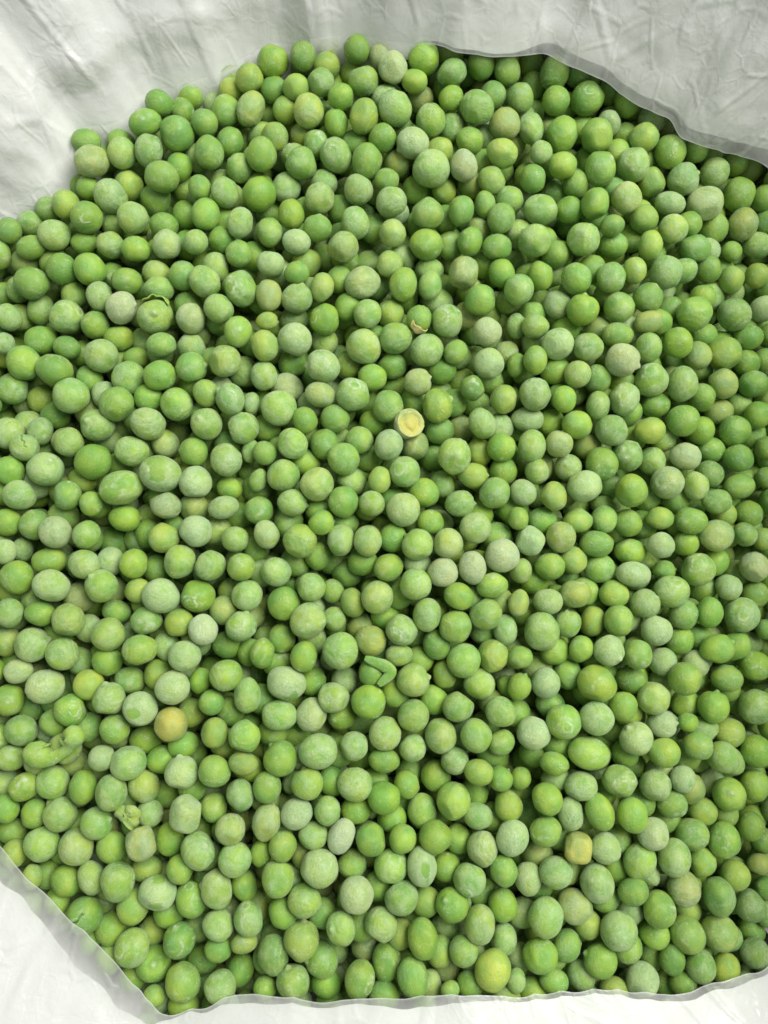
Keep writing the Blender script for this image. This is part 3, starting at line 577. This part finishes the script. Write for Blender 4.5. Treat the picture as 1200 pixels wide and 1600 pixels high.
for k, (x, y, w, h) in SPECIAL.items():
    entries.append([x, y, w, h, {'torn': 'bf', 'halved': 'O', 'cracked': 'bfc', 'broken': 'b', 'ochre': 'On', 'slit': 'gc'}[k] + '*' + k])
# drop doubles read twice across tile borders
for e in entries: e.append(False)
for x, y, nm, lab, sp in MARKS:
    if lab:
        e = min(entries, key=lambda e: (math.hypot(e[0] - x, e[1] - y), '*' not in e[4]))
        if math.hypot(e[0] - x, e[1] - y) < 16: e[5] = True
        else: print('no pea at', nm)
clean = []
for e in sorted(entries, key=lambda e: (not e[5], '*' not in e[4], '1' in e[4], -e[2] * e[3])):
    if all((e[0] - o[0]) ** 2 + (e[1] - o[1]) ** 2 > 19 ** 2 for o in clean): clean.append(e)
rr_ = np.random.default_rng(5)
camv = np.array(CAM)
for x, y, w, h, code, lm in clean:
    deep = '1' in code.split('*')[0]
    t, p = hit(x, y)
    d = np.array(ray(x, y)); dl = np.linalg.norm(d)
    r = 0.25 * (w + h) / F * t * 1.0
    if deep: r = max(r, 0.0042)
    t0 = t + ((0.0022 + rr_.uniform(0, 0.001)) if deep else rr_.uniform(-0.0012, 0.0012))
    dn = d / dl
    tt = first_free(camv, dn, r, t0 * dl, 0.91)
    if (tt / dl - t) > 0.013: continue
    c = camv + dn * tt
    add(c, r, px=(x, y), asp=(w, h), code=code, listed=True, lm=lm)
# peas in between and underneath, and those beyond the frame
hp = np.array([(x, y) for x, y, k in HEM], float)
cen = np.array([600.0, 800.0])
dom = []
for x, y, k in HEM:
    v = np.array([x, y]) - cen; l = np.linalg.norm(v)
    if k == 'B' and x < 720: k = 'M'
    dom.append(cen + v * (1 + ({'A': -14, 'M': -2, 'L': 10, 'S': -18, 'B': 45, 'C': 40}[k]) / l))
dom = np.array(dom)
def inside(P, poly):
    x, y = P[:, 0], P[:, 1]; res = np.zeros(len(P), bool)
    j = len(poly) - 1
    for i in range(len(poly)):
        xi, yi = poly[i]; xj, yj = poly[j]
        c = ((yi > y) != (yj > y)) & (x < (xj - xi) * (y - yi) / (yj - yi + 1e-12) + xi)
        res ^= c; j = i
    return res
down = np.array([0, 0, -1.0])
for lim, n in ((0.0012, 12000), (0.003, 12000), (0.006, 12000), (0.010, 12000), (0.015, 9000)):
    for _ in range(n):
        x, y = rng.uniform(-0.175, 0.175), rng.uniform(-0.175, 0.185)
        z0 = surf(x, y)
        px, py, dd = project((x, y, z0))
        if not inside(np.array([[px, py]]), dom)[0]: continue
        vis = -15 < px < 1215 and 40 < py < 1600
        r = min(max(rng.normal(0.00440, 0.0002), 0.0040), 0.0052)
        top = z0 - (0.0016 if vis else rng.uniform(0, 0.002))
        o = np.array([x, y, 0.1])
        t = first_free(o, down, r, 0.1 - top, 0.91)
        if t - (0.1 - top) > lim: continue
        add((x, y, 0.1 - t), r, px=(px, py), asp=(50, 50), code=None, listed=False)
for lay, gy in [(l, g) for l in (0, 1) for g in range(48)]:          # a full layer at the bottom, so that no gap looks through
    for gx in range(46):
        x = (gx + 0.5 * (gy % 2) + 0.5 * lay - 23) * 0.0078 + rng.uniform(-0.0006, 0.0006); y = (gy - 24) * 0.0068 + rng.uniform(-0.0006, 0.0006)
        z0 = surf(x, y); px, py, dd = project((x, y, z0))
        if not inside(np.array([[px, py]]), dom)[0]: continue
        o = np.array([x, y, 0.1]); t0 = 0.1 - (z0 - 0.0115 - 0.005 * lay)
        t = first_free(o, down, 0.0045, t0, 0.72)
        if t - t0 > 0.006: continue
        add((x, y, 0.1 - t), 0.0045, px=(px, py), asp=(50, 50), code=None, listed=False)
print('peas placed', len(peas))

# how much of each pea the camera sees
ID = np.full((400, 300), -1); ZB = np.full((400, 300), 9.0)
hemmask_pts = np.stack(np.meshgrid(np.arange(300) * 4 + 2, np.arange(400) * 4 + 2), -1).reshape(-1, 2).astype(float)
MASK = inside(hemmask_pts, hp).reshape(400, 300)
for i, p in enumerate(peas):
    x, y, z = project(p['c']); p['px'] = (x, y); rp = p['r'] * F / z / 4; X, Y = x / 4, y / 4
    x0, x1, y0, y1 = int(max(0, X - rp)), int(min(300, X + rp + 1)), int(max(0, Y - rp)), int(min(400, Y + rp + 1))
    if x0 >= x1 or y0 >= y1: p['rp'] = rp; continue
    gx, gy = np.meshgrid(np.arange(x0, x1) + 0.5, np.arange(y0, y1) + 0.5)
    q = ((gx - X) ** 2 + (gy - Y) ** 2) / rp ** 2
    zz = z - p['r'] * np.sqrt(np.clip(1 - q, 0, 1))
    m = (q < 1) & (zz < ZB[y0:y1, x0:x1])
    ZB[y0:y1, x0:x1][m] = zz[m]; ID[y0:y1, x0:x1][m] = i
cnt = np.bincount(ID[(ID >= 0) & MASK], minlength=len(peas))
for i, p in enumerate(peas): p['vis'] = int(cnt[i])

MIXF = ['g', 'g', 'b', 'b', 'y', 'f', 'f', 'bf', 'd', 'yf', 'k', 'F', 'r', 'g', 'yb']
def pose(p, r):
    """rotation that lays the pea's long axis the way it lies in the photograph, and its scale"""
    w, h = p['asp']
    if p['listed']:
        if abs(w - h) < 0.07 * w: ang = r.uniform(0, math.pi); e = r.uniform(1.0, 1.05)
        else:
            e = max(w, h) / min(w, h); ang = (0 if w > h else math.pi / 2) + r.uniform(-0.3, 0.3)
        edge = p['px'][0] < 25 or p['px'][0] > 1175 or '1' in p['code']
        if edge: e = min(e, 1.08)
        e = min(e, 1.34)
        R = RC.to_4x4() @ Matrix.Rotation(ang, 4, 'Z') @ Matrix.Rotation(r.uniform(0, 6.283) if not ('*' in p['code']) else 0.15, 4, 'X')
        if any(c in p['code'] for c in 'rc') : R = RC.to_4x4() @ Matrix.Rotation(ang, 4, 'Z') @ Matrix.Rotation(r.uniform(-0.5, 0.5), 4, 'X')
    else:
        e = r.uniform(1.0, 1.18)
        R = Matrix.Rotation(r.uniform(0, 6.28), 4, 'Z') @ Matrix.Rotation(r.uniform(-1.5, 1.5), 4, 'Y') @ Matrix.Rotation(r.uniform(0, 6.28), 4, 'X')
    a = p['r'] * e ** 0.5; b = p['r'] / e ** 0.5
    return R, (a, b, b)

order = sorted(range(len(peas)), key=lambda i: (-('*' in (peas[i]['code'] or '')), -peas[i].get('lm', False), -peas[i]['vis']))
SINGLE = order[:296]; REST = order[296:]

# the mass: every other pea, joined
VV, FF, MM, TT, LL = [], [], [], [], []; off = 0
for i in REST:
    p = peas[i]; r = np.random.default_rng(1000 + i)
    code = p['code'] or MIXF[int(r.integers(len(MIXF)))]
    code = code.split('*')[0]
    lv = 3
    if p['vis'] == 0 and p['px'][0] > -150:
        base = ICO[3]
    k = variant_for(code, int(r.integers(100)))
    if p['vis'] == 0:
        v, f = ico2 if 'ico2' in globals() else (None, None)
        if v is None:
            ico2 = ico(2); v, f = ico2
        mark = np.zeros(len(v))
    else:
        v, mark = SHAPES[(k, 3)]; f = ICO[3][1]
    R, s = pose(p, r)
    M = np.array(R.to_3x3()) @ np.diag(s)
    VV.append(v @ M.T + p['c']); FF.append(f + off); off += len(v)
    MM.append(mark); TT.append(np.tile(look(code, r), (len(v), 1))); LL.append(v + r.uniform(-60, 60, 3))
me = mesh_from('heaped_peas', np.concatenate(VV), np.concatenate(FF), np.concatenate(MM), PEAS)
at = me.attributes.new('tint', 'FLOAT_COLOR', 'POINT'); at.data.foreach_set('color', np.concatenate(TT).astype(np.float32).reshape(-1))
at = me.attributes.new('local_position', 'FLOAT_VECTOR', 'POINT'); at.data.foreach_set('vector', np.concatenate(LL).astype(np.float32).reshape(-1))
mass = link('heaped_peas', me)
tag(mass, 'partly buried and smaller-showing frozen green peas filling the heap between the foremost ones', 'peas', kind='stuff')
print('mass tris', len(me.polygons))

# ------------------------------------------------------------------ labels
def shade_words(p):
    c = p['code'].split('*')[0] if p['code'] else ''
    if 'W' in c: col = 'whitish'
    elif 'k' in c: col = 'khaki'
    elif 'Y' in c or ('y' in c and 'b' in c): col = 'yellow-green'
    elif 'y' in c: col = 'yellowish green'
    elif 'b' in c: col = 'bright green'
    elif 'd' in c: col = 'dark green'
    else: col = 'green'
    fr = 'heavily frosted' if 'F' in c else 'frosted' if 'f' in c else ''
    w, h = p['asp']
    sh = 'oval' if max(w, h) / min(w, h) > 1.1 else 'round'
    sz = 'large' if (w + h) / 2 > 54 else 'small' if (w + h) / 2 < 43 else ''
    return [x for x in (sz, sh, fr, col) if x]
DIRS = ['right of', 'upper right of', 'above', 'upper left of', 'left of', 'lower left of', 'below', 'lower right of']
NUMW = ['', 'one pea-width', 'two pea-widths', 'three pea-widths', 'four pea-widths', 'five pea-widths', 'six pea-widths', 'seven pea-widths', 'eight pea-widths']
mark_idx = {}
for k, (x, y, nm, lab, sp) in enumerate(MARKS):
    if lab is None: continue
    best = None
    for i in SINGLE:
        p = peas[i]
        if sp and ('*' + sp) not in (p['code'] or ''): continue
        d = math.hypot(p['px'][0] - x, p['px'][1] - y)
        if sp or (d < 16 and p['listed']):
            if best is None or d < best[0]: best = (d, i)
    if best: mark_idx[best[1]] = k
    else: print('landmark not found', nm)
used = {}
labels = {}
for i, k in mark_idx.items(): labels[i] = MARKS[k][3]; used[labels[i]] = i
alive = [k for k in range(len(MARKS)) if k in mark_idx.values() or MARKS[k][3] is None]
for i in SINGLE:
    if i in labels: continue
    p = peas[i]; x, y = p['px']
    near = sorted(alive, key=lambda k: math.hypot(MARKS[k][0] - x, MARKS[k][1] - y))
    done = False
    for k in near[:8]:
        dx, dy = x - MARKS[k][0], MARKS[k][1] - y
        dist = math.hypot(dx, dy); q = max(1, int(round(dist / 50)))
        if q > 8: continue
        dr = DIRS[int(round(math.degrees(math.atan2(dy, dx)) / 45)) % 8]
        for full in (False, True):
            wd = shade_words(p)
            if not full: wd = [w for w in wd if w not in ('round',)]
            where = ('just ' if q == 1 else NUMW[q] + ' ') + dr + ' the ' + MARKS[k][2]
            lab = ' '.join(wd) + ' pea ' + where
            if lab not in used and len(lab.split()) <= 16:
                used[lab] = i; labels[i] = lab; done = True; break
        if done: break
    if not done: print('no label', i, p['px']); labels[i] = ' '.join(shade_words(p)) + ' pea in the heap'

# ------------------------------------------------------------------ the single peas
def sweep(name, pts, radii, flat, mat, seg=12, twist=0.0):
    """a tapering tube along points, flattened by the factor flat"""
    P = [Vector(p) for p in pts]; n = len(P); G = []
    for i in range(n):
        t = (P[min(i + 1, n - 1)] - P[max(i - 1, 0)]).normalized()
        up = RC @ Vector((0, 0, 1)); s = t.cross(up).normalized(); u = s.cross(t)
        for j in range(seg):
            a = 2 * math.pi * j / seg
            wv = 1 + 0.22 * noise.noise(P[i] * 420 + Vector((math.cos(a), math.sin(a), 0)) * 1.3)
            G.append(P[i] + s * (math.cos(a) * radii[i] * wv) + u * (math.sin(a) * radii[i] * flat * wv))
    A = np.array([g[:] for g in G]); mid = A.mean(0)
    me = grid_mesh(name, ((A - mid) / 0.0045).reshape(n, seg, 3), mat, True); me['mid'] = mid.tolist()
    at = me.attributes.new('mark', 'FLOAT', 'POINT')
    return me

for i in SINGLE:
    p = peas[i]; r = np.random.default_rng(1000 + i)
    code = p['code'] or MIXF[int(r.integers(len(MIXF)))]
    sp = code.split('*')[1] if '*' in code else None
    code = code.split('*')[0]
    R, s = pose(p, r)
    if sp == 'halved':
        v, mk = pea_shape(ICO[5][0], 900)
        c = 0.42; m = v[:, 2] > c
        rr = np.hypot(v[:, 0], v[:, 1]) * (1 + 0.10 * np.cos(3 * np.arctan2(v[:, 1], v[:, 0]) + 1) + 0.05 * np.cos(7 * np.arctan2(v[:, 1], v[:, 0])))
        v[m, 2] = c + 0.10 * (v[m, 2] - c) - 0.07 * np.exp(-((rr[m] - 0.52) / 0.12) ** 2) + 0.03 * np.cos(v[m, 0] * 7 + v[m, 1] * 3)
        mk = np.where(m, -0.3 + 0.8 * np.exp(-((rr - 0.80) / 0.10) ** 2), 0.9)
        o = link('pea', mesh_from('pea', v, ICO[5][1], mk, PEA))
        R = RC.to_4x4() @ Matrix.Rotation(0.35, 4, 'Y') @ Matrix.Rotation(-0.15, 4, 'X')
        s = (p['r'],) * 3
    elif sp in ('torn', 'broken', 'cracked', 'slit', 'ochre'):
        ft = {'torn': 'u', 'broken': 'w', 'cracked': 'c', 'slit': 'c', 'ochre': 'nw'}[sp]
        v, mk = pea_shape(ICO[5][0], {'torn': 901, 'broken': 905, 'cracked': 903, 'slit': 904, 'ochre': 906}[sp], ft)
        o = link('pea', mesh_from('pea', v, ICO[5][1], mk, PEA))
    else:
        o = link('pea', VMESH[variant_for(code, int(r.integers(100)))])
    o.matrix_world = Matrix.Translation(Vector(p['c'])) @ R @ Matrix.Diagonal((*s, 1))
    o.color = look(code, r)
    tag(o, labels[i], 'pea', 'frozen peas heaped in the bag')
    if sp in ('torn', 'broken', 'halved'):
        # the piece of skin that has come away
        if sp == 'halved':
            th = np.linspace(0, 2 * math.pi, 40, endpoint=False)
            ring = []
            for a in np.linspace(0, 2 * math.pi, 8, endpoint=False):
                q = 0.89 + 0.04 * math.cos(a) + 0.03 * np.cos(3 * th) + 0.015 * np.cos(8 * th + 1); ring.append(np.stack([q * np.cos(th), q * np.sin(th), np.full(40, 0.40 + 0.06 * math.sin(a))], -1))
            ring.append(ring[0]); g = np.array(ring)
        else:
            a0, a1 = (0.2, 2.3) if sp == 'torn' else (2.0, 3.9)
            rows_ = []
            for ii, a in enumerate(np.linspace(a0, a1, 24)):
                row = []
                for jj, b in enumerate(np.linspace(-0.28, 0.28, 9)):
                    lift = 1.05 + 0.10 * math.sin((a - a0) / (a1 - a0) * math.pi) + 0.05 * math.sin(a * 9) + 0.22 * max(0, b) 
                    bb = b * math.sin((ii + 1.5) / 26 * math.pi) + 0.05 * math.sin(a * 7)
                    el = 0.62 + bb
                    row.append((math.cos(a) * math.cos(el) * lift, math.sin(a) * math.cos(el) * lift, math.sin(el) * lift))
                rows_.append(row)
            g = np.array(rows_)
        me = grid_mesh('torn_skin', g, PEA)
        me.attributes.new('mark', 'FLOAT', 'POINT')
        sk = link('torn_skin', me, o)
        sk.color = {'torn': (0.42, 0.55, 0.10, 0.4), 'broken': (0.62, 0.55, 0.28, 0.5), 'halved': (0.45, 0.50, 0.16, 0.8)}[sp]
        if sp != 'halved':
            so = sk.modifiers.new('thickness', 'SOLIDIFY'); so.thickness = 0.05

# loose skins
def loose(name, me, color):
    o = link(name, me); o.location = me['mid'][:]; o.scale = (0.0045,) * 3; o.color = color
    return o
def sample_curve(px, n, dz):
    out = []; k = len(px)
    for s in np.linspace(0, k - 1.0001, n):
        i = int(s); t = s - i
        p0, p1, p2, p3 = [np.array(px[min(max(j, 0), k - 1)], float) for j in (i - 1, i, i + 1, i + 2)]
        q = 0.5 * (2 * p1 + (p2 - p0) * t + (2 * p0 - 5 * p1 + 4 * p2 - p3) * t * t + (3 * p1 - p0 - 3 * p2 + p3) * t ** 3)
        out.append(hit(q[0], q[1], dz)[1][:])
    return out
pts = sample_curve([(56, 1158), (60, 1176), (78, 1184), (98, 1176), (110, 1162), (112, 1150), (100, 1148)], 26, 0.0034)
rad = [(0.0017 + 0.0024 * math.exp(-((k - 4) / 3.6) ** 2) + 0.0020 * math.exp(-((k - 20) / 3.2) ** 2)) * min(1, (k + 0.6) / 3) ** 0.5 * min(1, (26 - k) / 3.5) ** 0.5 for k in range(26)]
o = loose('pea_skin', sweep('pea_skin', pts, rad, 0.8, PEA, 20), (0.23, 0.41, 0.055, 0.6))
tag(o, 'curled bright green empty pea skin lying on the peas near the left edge', 'pea skin')
pts = sample_curve([(570, 1028), (585, 1034), (604, 1042), (611, 1050), (603, 1060), (592, 1071)], 22, 0.0022)
rad = [0.0017 * math.sin((k + 2) / 25 * math.pi) ** 0.6 for k in range(22)]
o = loose('skin_strip', sweep('skin_strip', pts, rad, 0.3, PEA, 12), (0.17, 0.35, 0.045, 0.55))
tag(o, 'thin bent green strip of pea skin shaped like an arrowhead, below the middle', 'pea skin')
pts = sample_curve([(186, 1262), (196, 1276), (206, 1266), (210, 1278), (200, 1288)], 20, 0.0010)
rad = [0.0024 * (0.5 + 0.4 * abs(math.sin(k * 0.9))) for k in range(20)]
o = loose('pea_fragment', sweep('pea_fragment', pts, rad, 0.6, PEA, 12), (0.25, 0.38, 0.06, 0.6))
tag(o, 'crushed yellow-green pea fragment wedged between peas in the lower left quarter', 'pea fragment')
